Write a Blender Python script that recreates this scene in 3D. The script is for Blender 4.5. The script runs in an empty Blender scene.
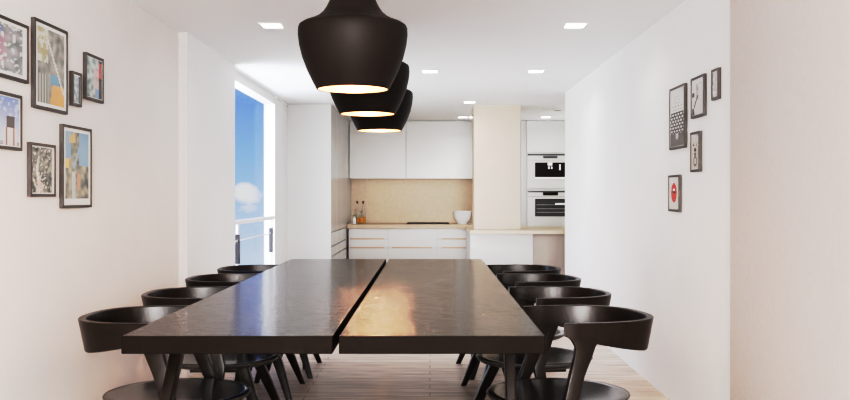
import bpy, bmesh, math, random
from mathutils import Vector, Matrix
random.seed(7)
C = bpy.context.scene.collection
sc = bpy.context.scene
PI = math.pi
F = 900.0; H = 1.2; VX, VY = 430.0, 196.0
CEIL = 2.28

# ------------------------------------------------------------------ helpers
def link(name, bm, mat, parent=None, smooth=False, angle=0.6):
    me = bpy.data.meshes.new(name)
    bmesh.ops.recalc_face_normals(bm, faces=bm.faces)
    bm.to_mesh(me); bm.free()
    if smooth:
        me.polygons.foreach_set('use_smooth', [True]*len(me.polygons))
        me.set_sharp_from_angle(angle=angle)
    o = bpy.data.objects.new(name, me)
    if mat: me.materials.append(mat)
    C.objects.link(o)
    if parent: o.parent = parent
    return o

def box(bm, x0, x1, y0, y1, z0, z1):
    v = [bm.verts.new(p) for p in ((x0,y0,z0),(x1,y0,z0),(x1,y1,z0),(x0,y1,z0),
                                   (x0,y0,z1),(x1,y0,z1),(x1,y1,z1),(x0,y1,z1))]
    fs = []
    for q in ((0,3,2,1),(4,5,6,7),(0,1,5,4),(1,2,6,5),(2,3,7,6),(3,0,4,7)):
        fs.append(bm.faces.new([v[i] for i in q]))
    return v, fs

def bx(*a, bevel=0.0, seg=2):
    bm = bmesh.new(); box(bm, *a)
    if bevel:
        bmesh.ops.bevel(bm, geom=bm.edges[:], offset=bevel, segments=seg, affect='EDGES', profile=.5)
    return bm

def lathe_bm(prof, seg=48, bm=None, center=(0,0)):
    bm = bm or bmesh.new(); rings = []
    for r, z in prof:
        if r < 1e-6: rings.append([bm.verts.new((center[0], center[1], z))])
        else: rings.append([bm.verts.new((center[0]+r*math.cos(2*PI*i/seg), center[1]+r*math.sin(2*PI*i/seg), z)) for i in range(seg)])
    for a, b in zip(rings, rings[1:]):
        for i in range(seg):
            j = (i+1) % seg
            if len(a) == 1 and len(b) == 1: continue
            if len(a) == 1: bm.faces.new((a[0], b[i], b[j]))
            elif len(b) == 1: bm.faces.new((a[i], a[j], b[0]))
            else: bm.faces.new((a[i], a[j], b[j], b[i]))
    return bm

def loft(sections, bm=None, cap=True):
    """sections: list of equal-length point loops"""
    bm = bm or bmesh.new()
    R = [[bm.verts.new(p) for p in s] for s in sections]
    n = len(R[0])
    for a, b in zip(R, R[1:]):
        for i in range(n):
            bm.faces.new((a[i], a[(i+1) % n], b[(i+1) % n], b[i]))
    if cap:
        bm.faces.new(R[0][::-1]); bm.faces.new(R[-1])
    return bm

def rrect(cx, cy, z, wx, wy, r=.006, n=3):
    pts = []
    for sx, sy, a0 in ((1,1,0),(-1,1,90),(-1,-1,180),(1,-1,270)):
        for k in range(n+1):
            a = math.radians(a0 + 90*k/n)
            pts.append((cx+sx*(wx/2-r)+r*math.cos(a), cy+sy*(wy/2-r)+r*math.sin(a), z))
    return pts

def thing(name, label, cat, loc=(0,0,0), rotz=0, group=None):
    o = bpy.data.objects.new(name, None); C.objects.link(o)
    o.empty_display_size = .1
    o.location = loc; o.rotation_euler = (0,0,rotz)
    o['label'] = label; o['category'] = cat
    if group: o['group'] = group
    return o
def tag(o, label, cat, group=None):
    o['label'] = label; o['category'] = cat
    if group: o['group'] = group
    return o
def struct(name, bm, m, parent=None, label=None, **k):
    o = link(name, bm, m, parent, **k)
    if not parent: o['kind'] = 'structure'
    if label: o['label'] = label
    return o
def dup(root, loc, rotz, label, cat=None):
    r = root.copy(); C.objects.link(r); r.location = loc; r.rotation_euler = (0,0,rotz); r['label'] = label
    for ch in list(root.children):
        c = ch.copy(); C.objects.link(c); c.parent = r
        for g in list(ch.children):
            d = g.copy(); C.objects.link(d); d.parent = c
    return r

# ------------------------------------------------------------------ materials
def mat(name, col, rough=.5, metal=0, bump=0, bscale=60, emis=None, estr=0, coat=0, spec=.5, var=0, vscale=4):
    m = bpy.data.materials.new(name); m.use_nodes = True
    nt = m.node_tree; b = nt.nodes['Principled BSDF']
    b.inputs['Base Color'].default_value = (*col, 1)
    b.inputs['Roughness'].default_value = rough
    b.inputs['Metallic'].default_value = metal
    b.inputs['Specular IOR Level'].default_value = spec
    if coat: b.inputs['Coat Weight'].default_value = coat; b.inputs['Coat Roughness'].default_value = .08
    if emis: b.inputs['Emission Color'].default_value = (*emis,1); b.inputs['Emission Strength'].default_value = estr
    tc = nt.nodes.new('ShaderNodeTexCoord')
    if bump:
        n = nt.nodes.new('ShaderNodeTexNoise'); n.inputs['Scale'].default_value = bscale; n.inputs['Detail'].default_value = 4
        bp = nt.nodes.new('ShaderNodeBump'); bp.inputs['Strength'].default_value = bump; bp.inputs['Distance'].default_value = .004
        nt.links.new(tc.outputs['Object'], n.inputs['Vector']); nt.links.new(n.outputs['Fac'], bp.inputs['Height'])
        nt.links.new(bp.outputs['Normal'], b.inputs['Normal'])
    if var:
        n = nt.nodes.new('ShaderNodeTexNoise'); n.inputs['Scale'].default_value = vscale; n.inputs['Detail'].default_value = 5
        r = nt.nodes.new('ShaderNodeValToRGB')
        r.color_ramp.elements[0].position = .3; r.color_ramp.elements[1].position = .7
        r.color_ramp.elements[0].color = (*[c*(1-var) for c in col],1); r.color_ramp.elements[1].color = (*[min(1,c*(1+var)) for c in col],1)
        nt.links.new(tc.outputs['Object'], n.inputs['Vector']); nt.links.new(n.outputs['Fac'], r.inputs['Fac'])
        nt.links.new(r.outputs['Color'], b.inputs['Base Color'])
    return m

M_wall   = mat('white_plaster', (.85,.85,.85), .55, bump=.15, bscale=90, var=.015)
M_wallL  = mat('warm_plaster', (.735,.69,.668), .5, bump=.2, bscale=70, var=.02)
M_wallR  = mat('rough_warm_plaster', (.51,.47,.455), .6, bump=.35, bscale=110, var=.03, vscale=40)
M_ceil   = mat('ceiling_paint', (.90,.92,.935), .6)
M_cab    = mat('white_lacquer', (.55,.55,.54), .25, spec=.5)
M_cabin  = mat('cabinet_gap_shade', (.08,.07,.065), .6)
M_beige  = mat('beige_stone', (.46,.36,.265), .35, bump=.05, var=.04, vscale=18)
M_marble = mat('cream_marble', (.53,.44,.34), .35, var=.03, vscale=6)
M_groove = mat('champagne_strip', (.46,.33,.24), .4)
M_chair  = mat('dark_stained_oak', (.012,.0082,.006), .31, spec=.32, bump=.12, bscale=50, var=.25, vscale=25)
M_seat   = mat('black_seat_leather', (.030,.028,.027), .17, spec=.8)
M_piping = mat('seat_piping', (.05,.045,.04), .3)
M_lamp   = mat('matte_black_metal', (.018,.0145,.0125), .5, spec=.15)
M_steel  = mat('brushed_steel', (.62,.62,.61), .3, metal=.6)
M_appl   = mat('appliance_panel', (.50,.50,.48), .3, metal=.1)
M_black  = mat('black_glass', (.012,.009,.008), .35, spec=.15)
M_darkg  = mat('oven_glass', (.06,.06,.057), .12)
M_metalw = mat('white_metal', (.85,.85,.86), .3)
M_dark   = mat('dark_metal', (.06,.06,.065), .35)
M_frame  = mat('black_frame_wood', (.060,.054,.050), .4)
M_white  = mat('white_porcelain', (.86,.87,.88), .2)
M_spot   = mat('downlight_glow', (1,1,1), .5, emis=(1,.98,.95), estr=6)
M_recpan = mat('pale_recess_panel', (.82,.76,.72), .5)
M_bulb   = mat('bulb_glow', (1,.9,.8), .5, emis=(1,.72,.45), estr=22)
M_recess = mat('recess_grey', (.35,.35,.35), .5)
M_cork   = mat('dark_stopper', (.05,.035,.03), .5)
M_oil    = mat('amber_oil', (.65,.30,.04), .15)
M_herb   = mat('green_herbs', (.12,.16,.06), .5, var=.3, vscale=60)
M_salt   = mat('white_ceramic', (.85,.85,.86), .3)
M_redcap = mat('red_cap', (.5,.1,.06), .4)

def brass():
    m = mat('hammered_brass', (.95,.74,.55), .32, metal=.85, emis=(1,.66,.42), estr=.22)  # weak emission paints the bulb's glow onto the lining
    nt = m.node_tree; b = nt.nodes['Principled BSDF']
    v = nt.nodes.new('ShaderNodeTexVoronoi'); v.inputs['Scale'].default_value = 45
    bp = nt.nodes.new('ShaderNodeBump'); bp.inputs['Strength'].default_value = .4; bp.inputs['Distance'].default_value = .004
    tc = nt.nodes.new('ShaderNodeTexCoord')
    nt.links.new(tc.outputs['Object'], v.inputs['Vector']); nt.links.new(v.outputs['Distance'], bp.inputs['Height'])
    nt.links.new(bp.outputs['Normal'], b.inputs['Normal'])
    return m
M_brass = brass()

def glass(name, col, rough=.02, refl=.08):
    m = bpy.data.materials.new(name); m.use_nodes = True
    nt = m.node_tree; nt.nodes.clear()
    out = nt.nodes.new('ShaderNodeOutputMaterial'); mix = nt.nodes.new('ShaderNodeMixShader')
    t = nt.nodes.new('ShaderNodeBsdfTransparent'); g = nt.nodes.new('ShaderNodeBsdfGlossy')
    t.inputs['Color'].default_value = (*col,1); g.inputs['Roughness'].default_value = rough
    mix.inputs[0].default_value = refl; nt.links.new(t.outputs[0], mix.inputs[1]); nt.links.new(g.outputs[0], mix.inputs[2])
    nt.links.new(mix.outputs[0], out.inputs[0])
    return m
M_glass = glass('clear_glass', (.95,.97,.97))
M_pane = glass('window_glass', (.985,.99,.99), refl=.02)

def wood_table():
    m = bpy.data.materials.new('smoked_oak_tabletop'); m.use_nodes = True
    nt = m.node_tree; b = nt.nodes['Principled BSDF']
    tc = nt.nodes.new('ShaderNodeTexCoord'); mp = nt.nodes.new('ShaderNodeMapping')
    mp.inputs['Scale'].default_value = (14, 1.6, 14)
    n = nt.nodes.new('ShaderNodeTexNoise'); n.inputs['Scale'].default_value = 5; n.inputs['Detail'].default_value = 8; n.inputs['Distortion'].default_value = .6
    r = nt.nodes.new('ShaderNodeValToRGB')
    r.color_ramp.elements[0].position = .3; r.color_ramp.elements[1].position = .72
    r.color_ramp.elements[0].color = (.010,.007,.005,1); r.color_ramp.elements[1].color = (.036,.026,.020,1)
    n2 = nt.nodes.new('ShaderNodeTexNoise'); n2.inputs['Scale'].default_value = 55; n2.inputs['Detail'].default_value = 3; n2.inputs['Distortion'].default_value = 1.2
    mp2 = nt.nodes.new('ShaderNodeMapping'); mp2.inputs['Scale'].default_value = (.30, 1.5, 1)
    bp = nt.nodes.new('ShaderNodeBump'); bp.inputs['Strength'].default_value = .7; bp.inputs['Distance'].default_value = .006
    L = nt.links.new
    L(tc.outputs['Object'], mp.inputs[0]); L(mp.outputs[0], n.inputs['Vector']); L(n.outputs['Fac'], r.inputs['Fac']); L(r.outputs[0], b.inputs['Base Color'])
    L(tc.outputs['Object'], mp2.inputs[0]); L(mp2.outputs[0], n2.inputs['Vector']); L(n2.outputs['Fac'], bp.inputs['Height']); L(bp.outputs[0], b.inputs['Normal'])
    b.inputs['Roughness'].default_value = .085; b.inputs['Specular IOR Level'].default_value = .24
    return m
M_table = wood_table()
M_tedge = mat('smoked_oak_edge', (.009,.006,.004), .55, spec=.08, bump=.1, var=.2, vscale=30)

def floor_mat():
    m = bpy.data.materials.new('grey_oak_planks'); m.use_nodes = True
    nt = m.node_tree; b = nt.nodes['Principled BSDF']; L = nt.links.new
    tc = nt.nodes.new('ShaderNodeTexCoord')
    br = nt.nodes.new('ShaderNodeTexBrick'); br.inputs['Scale'].default_value = 1
    br.inputs['Brick Width'].default_value = 1.5; br.inputs['Row Height'].default_value = .11
    br.inputs['Mortar Size'].default_value = .0025; br.inputs['Mortar Smooth'].default_value = .3
    br.inputs['Color1'].default_value = (.78,.67,.59,1); br.inputs['Color2'].default_value = (.66,.55,.475,1); br.inputs['Mortar'].default_value = (.24,.19,.16,1)
    mp = nt.nodes.new('ShaderNodeMapping'); mp.inputs['Scale'].default_value = (1.1, 16, 1)
    n = nt.nodes.new('ShaderNodeTexNoise'); n.inputs['Scale'].default_value = 3; n.inputs['Detail'].default_value = 8; n.inputs['Distortion'].default_value = .5
    r = nt.nodes.new('ShaderNodeValToRGB'); r.color_ramp.elements[0].position = .32; r.color_ramp.elements[1].position = .66
    r.color_ramp.elements[0].color = (.60,.56,.54,1); r.color_ramp.elements[1].color = (1.08,1.08,1.08,1)
    mx = nt.nodes.new('ShaderNodeMix'); mx.data_type = 'RGBA'; mx.blend_type = 'MULTIPLY'; mx.inputs[0].default_value = 1
    L(tc.outputs['Object'], br.inputs['Vector']); L(tc.outputs['Object'], mp.inputs[0]); L(mp.outputs[0], n.inputs['Vector']); L(n.outputs['Fac'], r.inputs['Fac'])
    L(br.outputs['Color'], mx.inputs[6]); L(r.outputs[0], mx.inputs[7]); L(mx.outputs[2], b.inputs['Base Color'])
    b.inputs['Roughness'].default_value = .42
    return m
M_floor = floor_mat()

def print_mat():
    m = bpy.data.materials.new('printed_paper'); m.use_nodes = True
    nt = m.node_tree; b = nt.nodes['Principled BSDF']
    a = nt.nodes.new('ShaderNodeVertexColor'); a.layer_name = 'ink'
    nt.links.new(a.outputs['Color'], b.inputs['Base Color']); b.inputs['Roughness'].default_value = .25
    return m
M_print = print_mat()

# ------------------------------------------------------------------ room shell
YR = -3.2; YB = 13.3
struct('floor', bx(-1.80, 2.6, YR, YB, -.1, 0), M_floor)
struct('ceiling', bx(-1.80, 2.6, YR, YB, CEIL, CEIL+.12), M_ceil)
# left wall: near stretch, stretch before the window, header over the opening, stretch past it
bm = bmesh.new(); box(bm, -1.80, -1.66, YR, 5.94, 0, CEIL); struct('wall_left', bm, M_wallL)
bm = bmesh.new(); box(bm, -1.80, -1.60, 5.94, 7.38, 0, CEIL); pier = struct('wall_left_pier', bm, M_wall)
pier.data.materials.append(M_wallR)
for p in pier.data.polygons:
    if p.normal.y < -.5: p.material_index = 1  # shade put in as colour: near face takes the darker plaster
struct('wall_left_header', bx(-1.793, -1.674, 7.38, 9.72, 2.193, CEIL), M_wall)
struct('wall_left_end', bx(-1.793, -1.674, 9.72, 10.54, 0, CEIL), M_wall)
struct('wall_left_kitchen', bx(-1.80, -1.70, 10.54, YB, 0, CEIL), M_wall)
struct('wall_right', bx(1.41, 1.54, 4.17, 9.4, 0, CEIL), M_wall)
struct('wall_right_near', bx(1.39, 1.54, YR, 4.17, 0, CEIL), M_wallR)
struct('wall_right_kitchen', bx(2.45, 2.6, 9.4, YB, 0, CEIL), M_wall)
struct('wall_right_return', bx(1.54, 2.6, 9.25, 9.4, 0, CEIL), M_wall)
struct('wall_back', bx(-1.80, 2.6, YB, YB+.12, 0, CEIL), M_wall)
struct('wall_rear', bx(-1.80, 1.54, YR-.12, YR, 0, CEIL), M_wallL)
struct('trim_1', bx(-1.674, -1.650, 9.74, 10.54, CEIL-.02, CEIL), M_wall)
# window: slim frame and one pane in the reveal
w = struct('window_1', bx(-1.795, -1.765, 7.38, 7.42, 0, 2.193), M_metalw)
struct('pane', bx(-1.786, -1.780, 7.42, 9.72, .0, 2.193), M_pane, w)

# ------------------------------------------------------------------ railing
t = thing('railing', 'white metal railing with thin middle rail across the tall window', 'railing', (-1.70, 8.55, 0))
def tl(bm): # world to local of the railing
    bmesh.ops.translate(bm, vec=(1.70, -8.55, 0), verts=bm.verts); return bm
link('handrail', tl(bx(-1.722,-1.678, 7.42, 9.715, .950, .985, bevel=.008)), M_metalw, t)
link('middle_rail', tl(bx(-1.706,-1.694, 7.42, 9.715, .798, .808)), M_metalw, t)
for y in (7.95, 9.62):
    p = link('post', tl(bx(-1.712,-1.688, y-.02, y+.02, 0, .950, bevel=.004)), M_metalw, t)
    for z0, z1 in ((.05,.42),(.60,.86)):
        link('clamp', tl(bx(-1.718,-1.682, y-.026, y+.026, z0, z1, bevel=.003)), M_dark, p)
    
# ------------------------------------------------------------------ table
tb = thing('dining_table', 'long dark brown oak table of two boards with a gap', 'table', (-.31, 4.66, 0))
def tt(bm): bmesh.ops.translate(bm, vec=(.31, -4.66, 0), verts=bm.verts); return bm
def board(x0, x1):
    o = link('tabletop_board', tt(bx(x0, x1, 2.893, 6.43, .692, .75, bevel=.003, seg=2)), M_table, tb)
    o.data.materials.append(M_tedge)
    for p in o.data.polygons:
        if p.normal.z < .5: p.material_index = 1
board(-.993, -.314); board(-.293, .37)
def tleg(x, yt, yb, xb=None):
    xb = x if xb is None else xb
    link('leg', tt(loft([rrect(xb, yb, 0, .032, .04), rrect((x+xb)/2,(yt+yb)/2,.346,.036,.05), rrect(x, yt, .691, .040, .07)])), M_chair, tb, smooth=True)
tleg(-.875, 3.15, 2.72, -.93); tleg(.30, 3.45, 3.15)
tleg(-.865, 6.0, 6.25); tleg(.30, 6.0, 6.25)
for y in (3.5, 5.5):
    link('cross_beam', tt(bx(-.88, .30, y-.03, y+.03, .64, .691, bevel=.004)), M_chair, tb)

# ------------------------------------------------------------------ chairs (front = +x, seat centre at origin)
def plan(a):
    """a in -1..1 from one arm end to the other; returns x,y of the band's centre line"""
    th = a*PI/2*1.0
    n = 2.7
    c, s = abs(math.cos(th)), abs(math.sin(th))
    x = -.295*(c**(2/n)); y = .245*(s**(2/n))*(1 if th >= 0 else -1)
    return x, y
def band_bm():
    pts = [(.056,-.244),(.04,-.246),(.02,-.248)]
    N = 40
    pts += [plan(-1+2*i/N) for i in range(0, N+1)]
    pts += [(.02,.248),(.04,.246),(.056,.244)]
    secs = []
    for i,(x,y) in enumerate(pts):
        p0 = pts[max(0,i-1)]; p1 = pts[min(len(pts)-1,i+1)]
        tx, ty = p1[0]-p0[0], p1[1]-p0[1]; l = math.hypot(tx,ty) or 1; tx/=l; ty/=l
        nx, ny = ty, -tx     # outward
        # make sure it points outward
        if nx*(x+.02)+ny*y < 0: nx, ny = -nx, -ny
        k = min(1, max(0, (.075-x)/.33))            # 0 at arm end, 1 at the back
        hgt = .042 + .088*k**.8
        th = .013
        out = .022*k                                 # flare: the top leans out
        zt = .782; zb = zt-hgt
        loop = []
        e_ = .003; prof = [(-th,zb+e_),(-th,zt-e_),(-th+e_,zt),(th-e_,zt),(th,zt-e_),(th,zb+e_),(th-e_,zb),(-th+e_,zb)]
        for d, z in prof:
            fl = out*((z-zb)/hgt)
            loop.append((x+nx*(d+fl), y+ny*(d+fl), z))
        secs.append(loop)
    return loft(secs)
def arm_leg_bm(s):
    # from the band down past the seat to the floor, wide flare at the top
    rows = [(.735,-.012,.13,.248),(.715,-.014,.096,.247),(.69,-.014,.070,.246),(.65,-.006,.062,.244),(.58,.014,.053,.242),(.46,.05,.047,.266),(.25,.03,.038,.268),(0,-.02,.028,.275)]
    th = [.022,.024,.025,.025,.026,.028,.026,.022]
    secs = [rrect(x, s*y, z, w, t_, r=.005) for (z,x,w,y),t_ in zip(rows, th)]
    return loft(secs[::-1])
def front_leg_bm(s):
    secs = [rrect(.12, s*.15, .435, .052, .045), rrect(.18, s*.20, .22, .044, .038), rrect(.235, s*.255, 0, .028, .026)]
    return loft(secs[::-1])
def seat_bm():
    prof = [(0,.452),(.08,.452),(.16,.455),(.22,.461),(.245,.463),(.25,.460),(.25,.44),(.235,.428),(.1,.425),(0,.425)]
    return lathe_bm(prof, 64)
def fit(o):
    for v in o.data.vertices:
        x, y, z = v.co
        z = .382+(z-.463)*1.0157 if z > .463 else z*.382/.463
        v.co = (x*1.17, y*1.10 if False else y*1.12, z)
    return o
def make_chair(label, group):
    r = thing('dining_chair', label, 'chair', group=group)
    fit(link('backrest', band_bm(), M_chair, r, smooth=True, angle=.5))
    st = fit(link('seat', seat_bm(), M_seat, r, smooth=True, angle=.9))
    pts = [( .252+.005*math.cos(a), .456+.005*math.sin(a)) for a in [2*PI*i/8 for i in range(9)]]
    fit(link('seat_rim', lathe_bm(pts, 64), M_piping, st, smooth=True))
    for s in (-1,1):
        fit(link('leg', arm_leg_bm(s), M_chair, r, smooth=True, angle=.5))
        fit(link('leg', front_leg_bm(s), M_chair, r, smooth=True, angle=.9))
    fit(link('seat_frame', bx(-.10,.14,-.16,.16,.395,.426,bevel=.006), M_chair, r))
    return r
LG = 'chairs along the left side of the table'; RG = 'chairs along the right side of the table'
ordL = ['dark round-backed chair left of the table, nearest the camera', 'second nearest dark round-backed chair on the left of the table',
        'third nearest dark round-backed chair on the left of the table', 'farthest dark round-backed chair on the left, by the window']
ordR = ['dark round-backed chair right of the table, nearest the camera, arm and leg fully in view', 'second nearest dark round-backed chair on the right of the table',
        'third nearest dark round-backed chair on the right of the table', 'farthest dark round-backed chair on the right, by the kitchen bar']
PL = [(-1.056,3.775,-1),(-1.075,4.63,1),(-1.085,5.47,1),(-1.066,6.2,1)]
PR = [(.535,3.775,11),(.535,4.63,9),(.52,5.45,7),(.51,6.2,7)]
ch0 = make_chair(ordL[0], LG)
for i,(x,y,r) in enumerate(PL):
    if i == 0: ch0.location = (x,y,0); ch0.rotation_euler = (0,0,math.radians(r))
    else: dup(ch0, (x,y,0), math.radians(r), ordL[i])
for i,(x,y,r) in enumerate(PR):
    o = dup(ch0, (x,y,0), PI+math.radians(r), ordR[i]); o['group'] = RG

# ------------------------------------------------------------------ pendants
def pendant(x, y, label):
    r = thing('pendant_lamp', label, 'lamp', (x,y,1.62), 0, 'black pendant lamps over the table')
    outer = [(.142,0),(.158,.03),(.180,.075),(.199,.125),(.211,.175),(.2155,.215),(.2145,.240),(.210,.250),(.196,.259),(.180,.265),(.162,.270)]
    inner = [(r_-.006, z) for r_, z in outer]
    sh = link('shade', lathe_bm([(.136,0)]+outer+[(.150,.268)], 96), M_lamp, r, smooth=True, angle=.5)
    link('neck', lathe_bm([(.166,.266),(.163,.272),(.140,.284),(.118,.303),(.103,.325),(.088,.355),(.073,.39),(.060,.43),(.05,.47),(.045,.50),(.0,.505)], 64), M_lamp, r, smooth=True)
    link('lining', lathe_bm([(.137,.002)]+[(a-.005,b) for a,b in outer[1:]]+[(.06,.30),(0,.31)], 96), M_brass, r, smooth=True)
    link('bulb', lathe_bm([(0,.13),(.02,.133),(.035,.15),(.04,.17),(.032,.195),(.018,.215),(.016,.26),(0,.26)], 24), M_bulb, r, smooth=True)
    link('cord', lathe_bm([(.004,.50),(.004,CEIL-1.62-.02)], 8), M_lamp, r)
    link('canopy', lathe_bm([(0,CEIL-1.62-.03),(.05,CEIL-1.62-.028),(.055,CEIL-1.62-.001),(0,CEIL-1.62-.001)], 32), M_lamp, r, smooth=True)
    if y > 5:  # added spots in the far shade, aimed to streak the tabletop
        for dx in (-.134, .128):
            sl = bpy.data.lights.new('table_streak_spot','SPOT'); sl.energy = 17; sl.color = (1,.44,.25)
            sl.spot_size = math.radians(34); sl.spot_blend = .6; sl.shadow_soft_size = .02
            so = bpy.data.objects.new('table_streak_spot', sl); C.objects.link(so); so.location = (x+dx,y,1.62+.010)
            so.rotation_euler = Vector((0,-2.6,-.87)).to_track_quat('-Z','Y').to_euler()
    for dx in (0,):
        l = bpy.data.lights.new('pendant_bulb_light','POINT'); l.energy = 6; l.color = (1,.62,.38); l.shadow_soft_size = .03
        lo = bpy.data.objects.new('pendant_bulb_light', l); C.objects.link(lo); lo.location = (x+dx,y,1.62+.028)
pendant(-.304, 3.55, 'matte black bowl pendant lamp with brass lining, nearest and largest in view')
pendant(-.320, 4.62, 'middle matte black bowl pendant lamp, partly behind the nearest one')
pendant(-.325, 5.80, 'farthest and smallest-looking matte black bowl pendant lamp over the table')

# ------------------------------------------------------------------ downlights
def px2ceil(px, py):
    D = (CEIL-H)*F/(VY-py); return (px-VX)*D/F, D
def spot(x, y, label, s=.062, power=1.5):
    r = thing('recessed_downlight', label, 'light', (x,y,CEIL), 0, 'square recessed ceiling downlights')
    bm = bmesh.new()
    a, b, d = s, s+.012, .006
    for (x0,x1,y0,y1) in ((-b,b,-b,-a),(-b,b,a,b),(-b,-a,-a,a),(a,b,-a,a)): box(bm, x0,x1,y0,y1,-d,-.0005)
    link('bezel', bm, M_ceil, r)
    link('recess', bx(-a,a,a-.004,a,-.012,-.0005), M_recess, r)
    link('diffuser', bx(-a,a,-a,a-.004,-.004,-.001), M_spot, r)
    l = bpy.data.lights.new('downlight_lamp','AREA'); l.energy = power; l.size = .1; l.color = (1,.97,.93); l.spread = math.radians(150)
    lo = bpy.data.objects.new('downlight_lamp', l); C.objects.link(lo); lo.location = (x,y,CEIL-.02)
for px, py, lab in ((272,25,'square downlight left of the pendants, near the window side'),(575,25,'nearest square downlight on the right, above the right chairs'),
    (430,71,'square downlight in the middle of the ceiling, just right of the pendants'),(536,71,'square downlight near the top end of the right wall'),
    (469.5,102,'square downlight just left in front of the cream column'),(463,117,'small square downlight above the upper cabinets, left of its twin'),
    (473.5,117,'small square downlight partly hidden behind the cream column'),(546,117,'square downlight in front of the built-in oven tower')):
    x, y = px2ceil(px, py); spot(x, y, lab)
x, y = px2ceil(558, 109)
r = thing('ceiling_detector', 'small square unlit detector on the kitchen ceiling right of the column', 'detector', (x,y,CEIL))
link('housing', bx(-.055,.055,-.055,.055,-.018,-.0005,bevel=.004), M_wall, r)
link('grille', bx(-.035,.035,-.035,.035,-.022,-.018), M_recess, r)

# ------------------------------------------------------------------ kitchen
G = .003
def door_panel(name, x0,x1,y0,y1,z0,z1, parent, m=None, off=(0,0,0), bevel=.002):
    bm = bx(x0,x1,y0,y1,z0,z1,bevel=bevel)
    bmesh.ops.translate(bm, vec=[-o for o in off], verts=bm.verts)
    return link(name, bm, m or M_cab, parent)
# tall run on the left, doors facing +x (three units)
units = [(10.56,11.22),(11.22,11.88),(11.88,12.56)]
TL = ['white tall cabinet by the window end, nearest of the left run','middle white tall cabinet of the left run','white tall cabinet of the left run beside the beige backsplash']
for (a,b),lb in zip(units, TL):
    o = (-1.40, (a+b)/2, 0)
    r = thing('tall_cabinet', lb, 'cabinet', o, 0, 'tall cabinets on the kitchen left')
    if a < 10.6: door_panel('side_panel', -1.698,-1.16, 10.541,10.56, 0, CEIL-.003, r, off=o)
    door_panel('carcass', -1.698,-1.185, a+.001,b-.001, 0, CEIL-.003, r, M_cab, o)
    door_panel('door', -1.184,-1.162, a+G,b-G, .775, CEIL-.006, r, off=o)
    for z0,z1 in ((.605,.765),(.485,.597),(.10,.477)):
        door_panel('drawer', -1.184,-1.162, a+G,b-G, z0, z1, r, off=o)
tag(link('end_panel', bx(-1.698, -1.162, 12.562, YB-.001, .81, CEIL-.003), M_cab), 'plain white panel closing the corner between the left run and the backsplash', 'panel')
# base run
Yf = 12.60
WT = .803
def xat(px, D): return (px-VX)*D/F
stacks = [(xat(348.6,Yf), xat(388.5,Yf), (350,384), True, 'white three-drawer base cabinet on the left, under the oil bottles'),
          (xat(388.5,Yf), xat(437,Yf), (392,432), False, 'white base cabinet with one deep top drawer, under the cooktop'),
          (xat(437,Yf), xat(470,Yf), (442,468.5), True, 'white three-drawer base cabinet on the right, below the white bowl')]
for x0,x1,(h0,h1),three,lb in stacks:
    o = ((x0+x1)/2, Yf+.3, 0)
    r = thing('base_cabinet', lb, 'cabinet', o, 0, 'base cabinets along the kitchen back wall')
    door_panel('carcass', x0+.001, x1-.001, Yf+.021, YB-.03, .0, WT-.061, r, M_cabin if False else M_cab, o)
    rows = ((.606,WT-.066),(.482,.594),(.10,.470)) if three else ((.482,WT-.066),(.10,.470))
    for z0,z1 in rows:
        d = door_panel('drawer', x0+.0002, x1-.0002, Yf, Yf+.02, z0, z1, r, off=o)
    for z in ((.600,.476) if three else (.476,)):
        door_panel('handle_strip', xat(h0,Yf), xat(h1,Yf), Yf-.006, Yf+.018, z-.010, z+.010, r, M_groove, o, bevel=.001)
o = tag(link('gap_shade_strip', bx(-1.158, xat(348.6,Yf)-.004, Yf+.03, YB-.03, 0, WT-.061), M_cabin), 'dark narrow strip painted as the shaded gap beside the left base cabinet', 'panel')  # dark colour stands in for the shade inside the gap
# worktop
o = tag(link('worktop', bx(-1.158, .56, Yf-.03, YB-.022, WT-.06, WT, bevel=.004), M_beige), 'beige stone worktop along the kitchen back wall', 'worktop')
# backsplash
r = thing('backsplash', 'beige stone backsplash below the white upper cabinets', 'backsplash', (-.3, YB-.01, 0))
def sh(bm, v): bmesh.ops.translate(bm, vec=v, verts=bm.verts); return bm
link('panel', sh(bx(-1.158, xat(367,13.28)-.002, YB-.02, YB-.001, WT, 1.46), (.3,-YB+.01,0)), M_beige, r)
link('panel', sh(bx(xat(367,13.28), 1.15, YB-.02, YB-.001, WT, 1.46), (.3,-YB+.01,0)), M_beige, r)
# upper cabinets
YU = 12.92
for x0,x1,lb in ((-1.158, xat(406,YU), 'left white handleless upper cabinet over the backsplash, behind the pendants'), (xat(406,YU), xat(475,YU)+.02, 'right white handleless upper cabinet over the backsplash, beside the column')):
    o = ((x0+x1)/2, YU+.15, 0)
    r = thing('upper_cabinet', lb, 'cabinet', o, 0, 'upper cabinets on the kitchen back wall')
    door_panel('carcass', x0+.002, x1-.002, YU+.021, YB-.001, 1.465, CEIL-.003, r, off=o)
    door_panel('door', x0+.002, x1-.002, YU, YU+.02, 1.45, CEIL-.006, r, off=o)
# cooktop
r = thing('cooktop', 'flat black glass cooktop set in the beige worktop', 'cooktop', (xat(428,12.9), 12.93, WT))
hw = (449-407)/2*12.8/F
link('glass_top', bx(-hw,hw,-.24,.24,.001,.016,bevel=.002), M_black, r)
for dx in (-.16,.16):
    for dy in (-.11,.11):
        link('burner_ring', lathe_bm([(.07,.0162),(.078,.0166),(.086,.0162)],32, center=(dx,dy)), M_dark, r)
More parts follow.
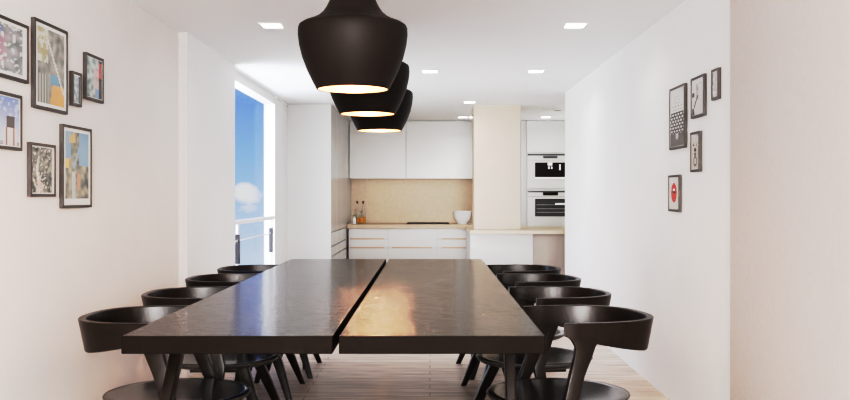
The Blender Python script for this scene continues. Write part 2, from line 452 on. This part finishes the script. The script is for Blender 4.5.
# bowl
r = thing('bowl', 'white footed porcelain bowl on the right end of the worktop', 'bowl', (xat(462.5,12.8)-.005, 12.80, WT))
link('body', lathe_bm([(0,.006),(.055,.006),(.062,0),(.068,.002),(.068,.014),(.085,.03),(.108,.07),(.122,.12),(.132,.178),(.136,.182),(.128,.180),(.118,.12),(.10,.07),(.07,.034),(0,.028)],48), M_white, r, smooth=True, angle=.8)
# bottles
def bottle(px, y, hgt, rad, fill_mat, label, fill=.5, stop=M_cork, neck=.35):
    r = thing('glass_bottle', label, 'bottle', (xat(px,y), y, WT), 0, 'glass bottles on the worktop corner')
    h = hgt
    link('glass', lathe_bm([(0,.003),(rad*.9,.0),(rad,.008),(rad,h*.58),(rad*.75,h*.66),(rad*.3,h*.74),(rad*.26,h*.94),(rad*.36,h*.95),(rad*.36,h*.97)],24), M_glass, r, smooth=True, angle=.8)
    link('contents', lathe_bm([(0,.008),(rad*.88,.008),(rad*.9,h*fill),(0,h*fill)],24), fill_mat, r, smooth=True, angle=.8)
    link('stopper', lathe_bm([(0,h*.90),(rad*.24,h*.90),(rad*.26,h*.965),(rad*.42,h*.975),(rad*.42,h*1.02),(0,h*1.03)],16), stop, r, smooth=True, angle=.8)
bottle(357.2, 13.05, .315, .036, M_oil, 'tall clear bottle with amber oil and dark stopper, left of the two tall ones', .26)
bottle(363.2, 13.05, .315, .038, M_oil, 'tall clear bottle with amber oil and dark stopper, right of the two tall ones', .30)
bottle(361.5, 12.84, .175, .040, M_oil, 'short squat jar of orange oil in front of the tall bottles', .50, M_dark)
bottle(355.0, 12.86, .20, .026, M_herb, 'slim small bottle with green herbs and a red cap, leftmost', .62, M_redcap)
r = thing('ceramic_shaker', 'small white ceramic shaker in front of the bottles', 'shaker', (xat(354.3,12.76), 12.76, WT))
link('body', lathe_bm([(0,0),(.024,0),(.026,.01),(.024,.07),(.016,.085),(0,.086)],24), M_salt, r, smooth=True, angle=.8)
link('cap', lathe_bm([(.017,.084),(.017,.10),(.01,.108),(0,.109)],24), M_steel, r, smooth=True, angle=.8)

# column
struct('column', bx(.523, 1.075, 10.70, 11.15, WT, CEIL), M_marble)
# peninsula
r = thing('kitchen_peninsula', 'white kitchen peninsula with cream stone bar top in front of the column', 'peninsula', (1.3, 11.0, 0))
v = (-1.3,-11.0,0)
link('bar_top', sh(bx(.462, 2.448, 10.42, 11.95, WT-.045, WT-.001, bevel=.003), v), M_marble, r)
link('side_panel', sh(bx(.475, xat(533,10.6), 10.60, 11.25, 0, WT-.046, bevel=.002), v), M_cab, r)
link('back_panel', sh(bx(xat(533,10.6)+.001, 2.448, 11.20, 11.25, 0, WT-.046), v), M_recpan, r)
link('carcass', sh(bx(.475, 2.40, 11.26, 11.93, 0, WT-.046), v), M_cab, r)
# oven tower
YO = 12.80
X0 = xat(527, YO); X1 = X0+.70
r = thing('oven_tower', 'tall white cabinet housing the built-in appliances right of the column', 'cabinet', ((X0+X1)/2, YO+.25, 0))
oo = ((X0+X1)/2, YO+.25, 0)
def zat(py, D): return H+(VY-py)*D/F
door_panel('carcass', X0-.005, X1+.005, YO+.022, YB-.001, 0, CEIL-.003, r, off=oo)
door_panel('door', X0, X1, YO, YO+.02, zat(152.5,YO), CEIL-.006, r, off=oo)
door_panel('door', X0, X1, YO, YO+.02, .1, zat(227,YO), r, off=oo)
door_panel('side_panel', 1.30, X0-.006, YO-.0+.03, YB-.001, 0, CEIL-.003, r, M_cab, oo)
def appliance(name, label, ytop, ybot):
    o = (0,0,0)
    r = thing(name, label, 'oven' if 'oven' in name else 'coffee machine', ((X0+X1)/2, YO, zat(ybot,YO)))
    oo = ((X0+X1)/2, YO, zat(ybot,YO))
    P = lambda nm,x0,x1,y0,y1,a,b,m: door_panel(nm, xat(x0,YO), xat(x1,YO), YO+y0, YO+y1, zat(b,YO), zat(a,YO), r, m, oo, .0015)
    return r, P
r, P = appliance('coffee_machine', 'built-in coffee machine with black niche, above the oven', 153.2, 188)
P('body', 527.5, 574, -.004, .021, 153.2, 188.2, M_appl)
P('top_strip', 527.6, 573.8, -.008, -.0045, 153.8, 155.6, M_dark)
P('control_panel', 543, 557.5, -.008, -.0045, 156.0, 158.4, M_dark)
P('seam', 527.6, 573.8, -.0055, -.0045, 160.3, 160.7, M_recess)
n = P('niche', 535, 569, -.0075, -.0045, 162.5, 177, M_black)
P('spout', 547.5, 552, -.030, -.008, 162.6, 165.6, M_white)
P('spout', 548, 549.5, -.022, -.008, 166.5, 169.0, M_white)
P('spout', 550.8, 552.2, -.022, -.008, 166.5, 169.0, M_white)
P('lever', 559, 560.5, -.022, -.008, 164.5, 170.2, M_white)
P('drip_tray', 535, 569, -.016, -.0045, 177.4, 178.8, M_metalw)
r, P = appliance('built_in_oven', 'built-in steel oven with dark glass door, below the coffee machine', 190.3, 226)
P('body', 527.5, 574, -.004, .021, 190.2, 226.5, M_appl)
P('top_strip', 527.6, 573.8, -.008, -.0045, 190.8, 192.4, M_dark)
P('control_panel', 543, 558, -.008, -.0045, 192.2, 195.4, M_black)
P('seam', 527.6, 573.8, -.0055, -.0045, 196.0, 196.9, M_recess)
P('window', 535, 569, -.0075, -.0045, 199, 216.4, M_darkg)
P('frame_line', 535, 569, -.0095, -.0078, 199, 200.0, M_black)
P('handle', 555, 571, -.035, -.010, 203.2, 204.9, M_white)
for yy in (204.5, 208.5, 212):
    P('rack_line', 536.5, 568, -.0085, -.0078, yy, yy+.5, M_recess)

# ------------------------------------------------------------------ pictures
def lerp(a,b,t): return tuple(a[i]+(b[i]-a[i])*t for i in range(3))
def ns(u,v,k,seed=0):
    from mathutils import noise
    return noise.noise(Vector((u*k+seed*7.3, v*k*1.4+seed*3.1, seed*1.7)))
WHT=(.80,.79,.77); GRY=(.25,.25,.25)
# u 0..1 left to right as seen, v 0..1 bottom to top
def artA(u,v):
    base = lerp((.20,.23,.25),(.38,.38,.40), .5+ns(u,v,5,1))
    if .05<u<.4 and .35<v<.95: base = lerp(base,(.18,.28,.55),.5+.5*ns(u,v,6,2))
    if .35<u<.5 and .2<v<.8: base = lerp(base,(.55,.25,.28),.5)
    if ns(u,v,9,3) > .25: base = (.6,.62,.62)
    return base
def artB(u,v):
    base = lerp((.20,.21,.19),(.42,.42,.38), .5+1.1*ns(u,v,7,4))
    if u<.38 and v>.55: base = lerp(base,(.55,.50,.22),.45) if ns(u,v,10,5)>-.1 else (.62,.60,.52)
    if v<.28 and u>.45 and (u-.45)>(v*.5-.02): base = (.80,.36,.10)
    if .45<u<.8 and .27<v<.42: base = (.16,.36,.48)
    if u<.4 and v<.4: base = lerp((.5,.5,.46),(.18,.2,.18), .5+.5*math.sin(u*60))
    if abs((v-.72)+(u-.5)*1.1)<.035 and u>.3: base=(.7,.66,.6)
    return base
def artC(u,v):
    return lerp((.32,.40,.42),(.62,.68,.70), .5+1.0*ns(u,v,4,6)) if .1<u<.85 else (.10,.12,.12)
def artD(u,v):
    if u>.80: return (.55,.03,.04) if v>.55 and v<.93 else (.015,.015,.015)
    base = lerp((.26,.34,.33),(.55,.60,.57), .5+1.2*ns(u,v,5,7))
    if u>.48 and .1<v<.75: base = lerp(base,(.75,.42,.40),.7)
    if u>.55 and v<.25: base=(.2,.35,.55)
    return base
def artE(u,v):
    sky = lerp((.50,.56,.66),(.20,.30,.62), v)
    if v>.62 and ns(u,v,7,8)>.15: sky = (.45,.52,.75)
    if .42<u<.80 and .38<v<.60: return (.09,.08,.08)
    if .30<u<.88 and v<.38:
        if .38<u<.46 or .72<u<.80: return (.25,.17,.15)
        return (.62,.52,.52)
    if v<.08: return (.28,.28,.30)
    return sky
def artF(u,v):
    base = lerp((.05,.055,.045),(.24,.24,.20), .5+1.3*ns(u,v,8,9))
    if abs(u-.28-.05*math.sin(v*9))<.07*(1.2-v) and v<.8: base=(.68,.60,.54)
    if v<.3 and .2<u<.5 and ns(u,v,12,10)>0: base=(.60,.42,.36)
    if u>.92: base=(.65,.62,.56)
    if ns(u,v,14,11)>.3: base=(.5,.48,.42)
    return base
def artG(u,v):
    base = lerp((.15,.17,.15),(.36,.35,.28), .5+1.3*ns(u,v,8,12))
    if u>.58 and v>.5: base=(.22,.40,.58)
    if u<.22 and v>.6: base=(.22,.38,.55)
    if .15<u<.42 and .84<v<.95: base=(.62,.42,.20)
    if u<.16 and .45<v<.6: base=(.85,.45,.12)
    if .5<u<.62 and .14<v<.38: base=(.60,.28,.20)
    if abs((u-.3)-(v-.4)*.8)<.05 and .45<v<.8: base=(.25,.40,.55)
    if abs(u-.35)<.06 and v<.4: base=(.45,.52,.54)
    return base
def artP(u,v):
    if v<.22: return (.16,.16,.16) if not ((u-.5)**2+((v-.17)*1.8)**2 < .012) else (.6,.6,.6)
    wdt = .10+.44*max(0,min(1,(.93-v)/.42))
    if abs(u-.5)<wdt and v<.92:
        k = (int(v*17) % 2)*.5
        fu = (u*5+k)%1; fv = (v*17)%1
        if (fu-.5)**2*1.2+(fv-.5)**2 > .13: return (.10,.10,.10) if v<.60 or (fu-.5)**2+(fv-.5)**2>.3 else (.75,.75,.74)
    return (.74,.74,.73)
def artQ(u,v):
    if u<.20 and (v<.20 or .52<v<.66): return (.02,.02,.02)
    if abs((u-.15)-(v-.18)*1.0)<.05 and .15<v<.55: return (.12,.12,.12)
    if .35<u<.62 and .42<v<.9: return lerp((.42,.41,.40),(.66,.65,.64), .5+ns(u,v,6,13))
    if .35<u<.9 and .86<v<.9: return (.4,.4,.4)
    return (.72,.72,.70)
def artR(u,v):
    return lerp((.45,.45,.45),(.75,.75,.75), .5+1.2*ns(u,v,5,14))
def artS(u,v):
    if v>.8: return (.66,.64,.63)
    for cu,cv,ru,rv in ((.28,.70,.09,.03),(.72,.70,.09,.03),(.5,.56,.14,.06),(.5,.42,.10,.07)):
        if ((u-cu)/ru)**2+((v-cv)/rv)**2<1: return (.05,.05,.05)
    if .6 < ((u-.5)/.2)**2+((v-.22)/.13)**2 < 1.3: return (.12,.12,.12)
    return (.62,.60,.54)
def artT(u,v):
    if ((u-.5)/.10)**2+((v-.62)/.05)**2<1: return (.9,.9,.9)
    if abs(u-.5)<.16 and abs(v-.53)<.035: return (.01,.02,.01)
    if ((u-.5)/.32)**2+((v-.52)/.33)**2<1: return (.80,.035,.03)
    return (.78,.78,.76)

def picture(side, xn, xf, ytn, ybn, ytf, ybf, art, label, mat_w=.08, fw=.013, dep=.018):
    """near/far pixel columns of the frame and the top/bottom rows there -> real place on the wall"""
    X = -1.66 if side < 0 else 1.41
    Xf = X - side*dep
    Dn = abs(X*F/(xn-VX)); Df = abs(Xf*F/(xf-VX))
    zt = .5*((H+(VY-ytn)*Dn/F)+(H+(VY-ytf)*Df/F)); zb = .5*((H+(VY-ybn)*Dn/F)+(H+(VY-ybf)*Df/F))
    cy, cz = (Dn+Df)/2, (zt+zb)/2; w, h = (Df-Dn), (zt-zb)
    grp = 'framed pictures on the left wall' if side < 0 else 'framed pictures on the right wall'
    r = thing('picture_frame', label, 'picture', (X, cy, cz), 0, grp)
    s = -side            # direction into the room
    bm = bmesh.new()
    xs = sorted((s*.001, s*dep))
    a, b = w/2, h/2
    for (y0,y1,z0,z1) in ((-a,a,b-fw,b),(-a,a,-b,-b+fw),(-a,-a+fw,-b+fw,b-fw),(a-fw,a,-b+fw,b-fw)):
        box(bm, xs[0], xs[1], y0,y1,z0,z1)
    link('frame', bm, M_frame, r)
    # print: coloured grid with a paper margin
    NU, NV = (50, 84) if art is artP else (30, 48)
    bm = bmesh.new(); lay = bm.loops.layers.color.new('ink')
    x = s*dep*.8; iw, ih = w-2*fw, h-2*fw
    vs = [[bm.verts.new((x, -iw/2+iw*i/NU, -ih/2+ih*j/NV)) for j in range(NV+1)] for i in range(NU+1)]
    for i in range(NU):
        for j in range(NV):
            f = bm.faces.new((vs[i][j],vs[i+1][j],vs[i+1][j+1],vs[i][j+1]))
            U = (i+.5)/NU; V = (j+.5)/NV
            if side > 0: U = 1-U
            # on the left wall the near edge is the left of the picture
            m = mat_w
            mb = m*(2.2 if art is artG else .8)
            if U<m or U>1-m or V<mb*.7 or V>1-m*.7: c = WHT
            else: c = art((U-m)/(1-2*m), (V-mb*.7)/(1-m*.7-mb*.7))
            g_ = sum(c)/3; c = [max(0,min(1,(.2*g_+.8*q)*.80+.03)) for q in c]
            for l in f.loops: l[lay] = (*[q**(1/2.2) for q in c],1)
    link('print', bm, M_print, r)

picture(-1, -24, 29, 4, 71.5, 28, 83, artA, 'wide framed picture with blue and red patches at the left edge, above the blue one', .10)
picture(-1, 30.5, 68, 16, 107, 32.5, 115, artB, 'largest framed picture on the left wall, orange shape at the bottom', .07)
picture(-1, 69, 82, 70.5, 105, 74, 107.5, artC, 'smallest narrow framed picture on the left wall, pale print', .05)
picture(-1, 82.5, 104, 51, 99, 60, 103.5, artD, 'framed picture with a red and black right edge, rightmost of the upper row', .03)
picture(-1, -10, 22.5, 89.5, 148, 95.5, 151, artE, 'framed picture of a dark gateway under blue sky at the left edge', .03)
picture(-1, 26.5, 56, 141, 197, 146, 196.5, artF, 'framed dark grey picture with pale streak, lower left of the tall one', .02)
picture(-1, 59, 92, 123, 208, 130, 207.5, artG, 'tall framed picture with grey and blue print, lowest on the left wall', .06)
picture(1, 687.5, 669, 82.5, 147, 90, 150.5, artP, 'framed black and white dotted print, largest on the right wall', .03)
picture(1, 707, 690.5, 73.5, 115.5, 79, 119, artQ, 'framed white print with black marks, middle of the upper row on the right wall', .03)
picture(1, 721.5, 711, 67, 98, 70.5, 101, artR, 'smallest pale framed print, nearest to the wall edge on the right', .03)
picture(1, 702.5, 690, 130.5, 171, 133, 172.5, artS, 'framed narrow grey print with dark dots, below the upper row on the right wall', .03)
picture(1, 682, 668, 174.5, 211, 175.5, 212, artT, 'framed print with a bright red oval, lowest on the right wall', .05)

# ------------------------------------------------------------------ world and lights
wd = bpy.data.worlds.new('sky'); sc.world = wd; wd.use_nodes = True
nt = wd.node_tree; L = nt.links.new; bg = nt.nodes['Background']
tc = nt.nodes.new('ShaderNodeTexCoord'); sep = nt.nodes.new('ShaderNodeSeparateXYZ'); L(tc.outputs['Generated'], sep.inputs[0])
mr = nt.nodes.new('ShaderNodeMapRange'); mr.inputs[1].default_value = -.12; mr.inputs[2].default_value = .16; L(sep.outputs['Z'], mr.inputs[0])
cr = nt.nodes.new('ShaderNodeValToRGB'); L(mr.outputs[0], cr.inputs[0])
e = cr.color_ramp.elements
e[0].position = 0; e[0].color = (.66,.80,.95,1); e[1].position = 1; e[1].color = (.16,.265,.88,1)
m_ = cr.color_ramp.elements.new(.43); m_.color = (.35,.50,.95,1)
mp = nt.nodes.new('ShaderNodeMapping'); mp.inputs['Scale'].default_value = (1,1,1.8); L(tc.outputs['Generated'], mp.inputs[0])
nz = nt.nodes.new('ShaderNodeTexNoise'); nz.inputs['Scale'].default_value = 34; nz.inputs['Detail'].default_value = 6; L(mp.outputs[0], nz.inputs['Vector'])
# one small cloud near the horizon beyond the window
vd = nt.nodes.new('ShaderNodeVectorMath'); vd.operation = 'DISTANCE'; L(tc.outputs['Generated'], vd.inputs[0])
d0 = Vector((-184/900, 1, 1/900)).normalized(); vd.inputs[1].default_value = d0
mk = nt.nodes.new('ShaderNodeMapRange'); mk.inputs[1].default_value = .0; mk.inputs[2].default_value = .024; mk.inputs[3].default_value = .42; mk.inputs[4].default_value = -.12; L(vd.outputs['Value'], mk.inputs[0])
ad = nt.nodes.new('ShaderNodeMath'); ad.operation = 'ADD'; L(nz.outputs['Fac'], ad.inputs[0]); L(mk.outputs[0], ad.inputs[1])
cm = nt.nodes.new('ShaderNodeMapRange'); cm.inputs[1].default_value = .58; cm.inputs[2].default_value = .80; L(ad.outputs[0], cm.inputs[0])
mx = nt.nodes.new('ShaderNodeMix'); mx.data_type = 'RGBA'; L(cm.outputs[0], mx.inputs[0]); L(cr.outputs[0], mx.inputs[6]); mx.inputs[7].default_value = (.92,.95,1,1)
L(mx.outputs[2], bg.inputs['Color']); bg.inputs['Strength'].default_value = .68

def area(name, loc, target, sx, sy, power, col=(1,1,1), spread=180):
    l = bpy.data.lights.new(name,'AREA'); l.shape = 'RECTANGLE'; l.size = sx; l.size_y = sy; l.energy = power; l.color = col; l.spread = math.radians(spread)
    o = bpy.data.objects.new(name, l); C.objects.link(o); o.location = loc
    o.rotation_euler = (Vector(target)-Vector(loc)).to_track_quat('-Z','Y').to_euler()
    return o
area('window_daylight', (-2.5, 8.0, 1.6), (0, 8.6, 1.2), 2.2, 2.2, 60, (.93,.96,1))
area('window_ceiling_fill', (-2.6, 8.0, .45), (0, 7.6, 2.28), 2.4, 1.2, 45, (.97,.98,1))  # added fill from outside the opening, brightens the ceiling; no terrace is built
area('rear_fill', (.5, -3.0, 1.6), (-.7, 5, 1.6), 2.4, 1.2, 62, (1,.93,.905))  # added warm fill behind the camera, no window there
area('rear_ceiling_fill', (.1, -2.8, 1.5), (-.1, 5.0, 2.9), 2.6, .9, 345, (1,.99,.99))  # added fill behind the camera to lift the ceiling
area('kitchen_side_fill', (2.40, 12.2, 1.5), (-1.16, 11.6, 1.2), .9, 1.2, 10, (1,.99,.97))  # added fill for the left cabinet run, no window on that side
area('under_cabinet_strip', (-.25, 13.0, 1.44), (-.25, 13.12, .8), 1.5, .05, 1.0, (1,.86,.70))

# ------------------------------------------------------------------ camera
cd = bpy.data.cameras.new('camera'); cam = bpy.data.objects.new('camera', cd); C.objects.link(cam)
cam.location = (0,0,H); cam.rotation_euler = (PI/2,0,0)
cd.sensor_width = 36; cd.lens = 36*F/850
cd.shift_x = -(VX-425)/850; cd.shift_y = (VY-200)/850
cd.clip_start = .05
sc.camera = cam
sc.view_settings.view_transform = 'Standard'
sc.view_settings.look = 'None'
sc.view_settings.exposure = 0
sc.view_settings.use_curve_mapping = True
cmap = sc.view_settings.curve_mapping; cmap.use_clip = False; cv = cmap.curves[3]
PTS = ((0,0),(.05,.024),(.12,.10),(.2,.25),(.316,.50),(.42,.61),(.575,.70),(.78,.80),(1,.93),(1.3,1))
cv.points[0].location = PTS[0]; cv.points[1].location = PTS[-1]
for p in PTS[1:-1]: cv.points.new(*p)
cmap.update()
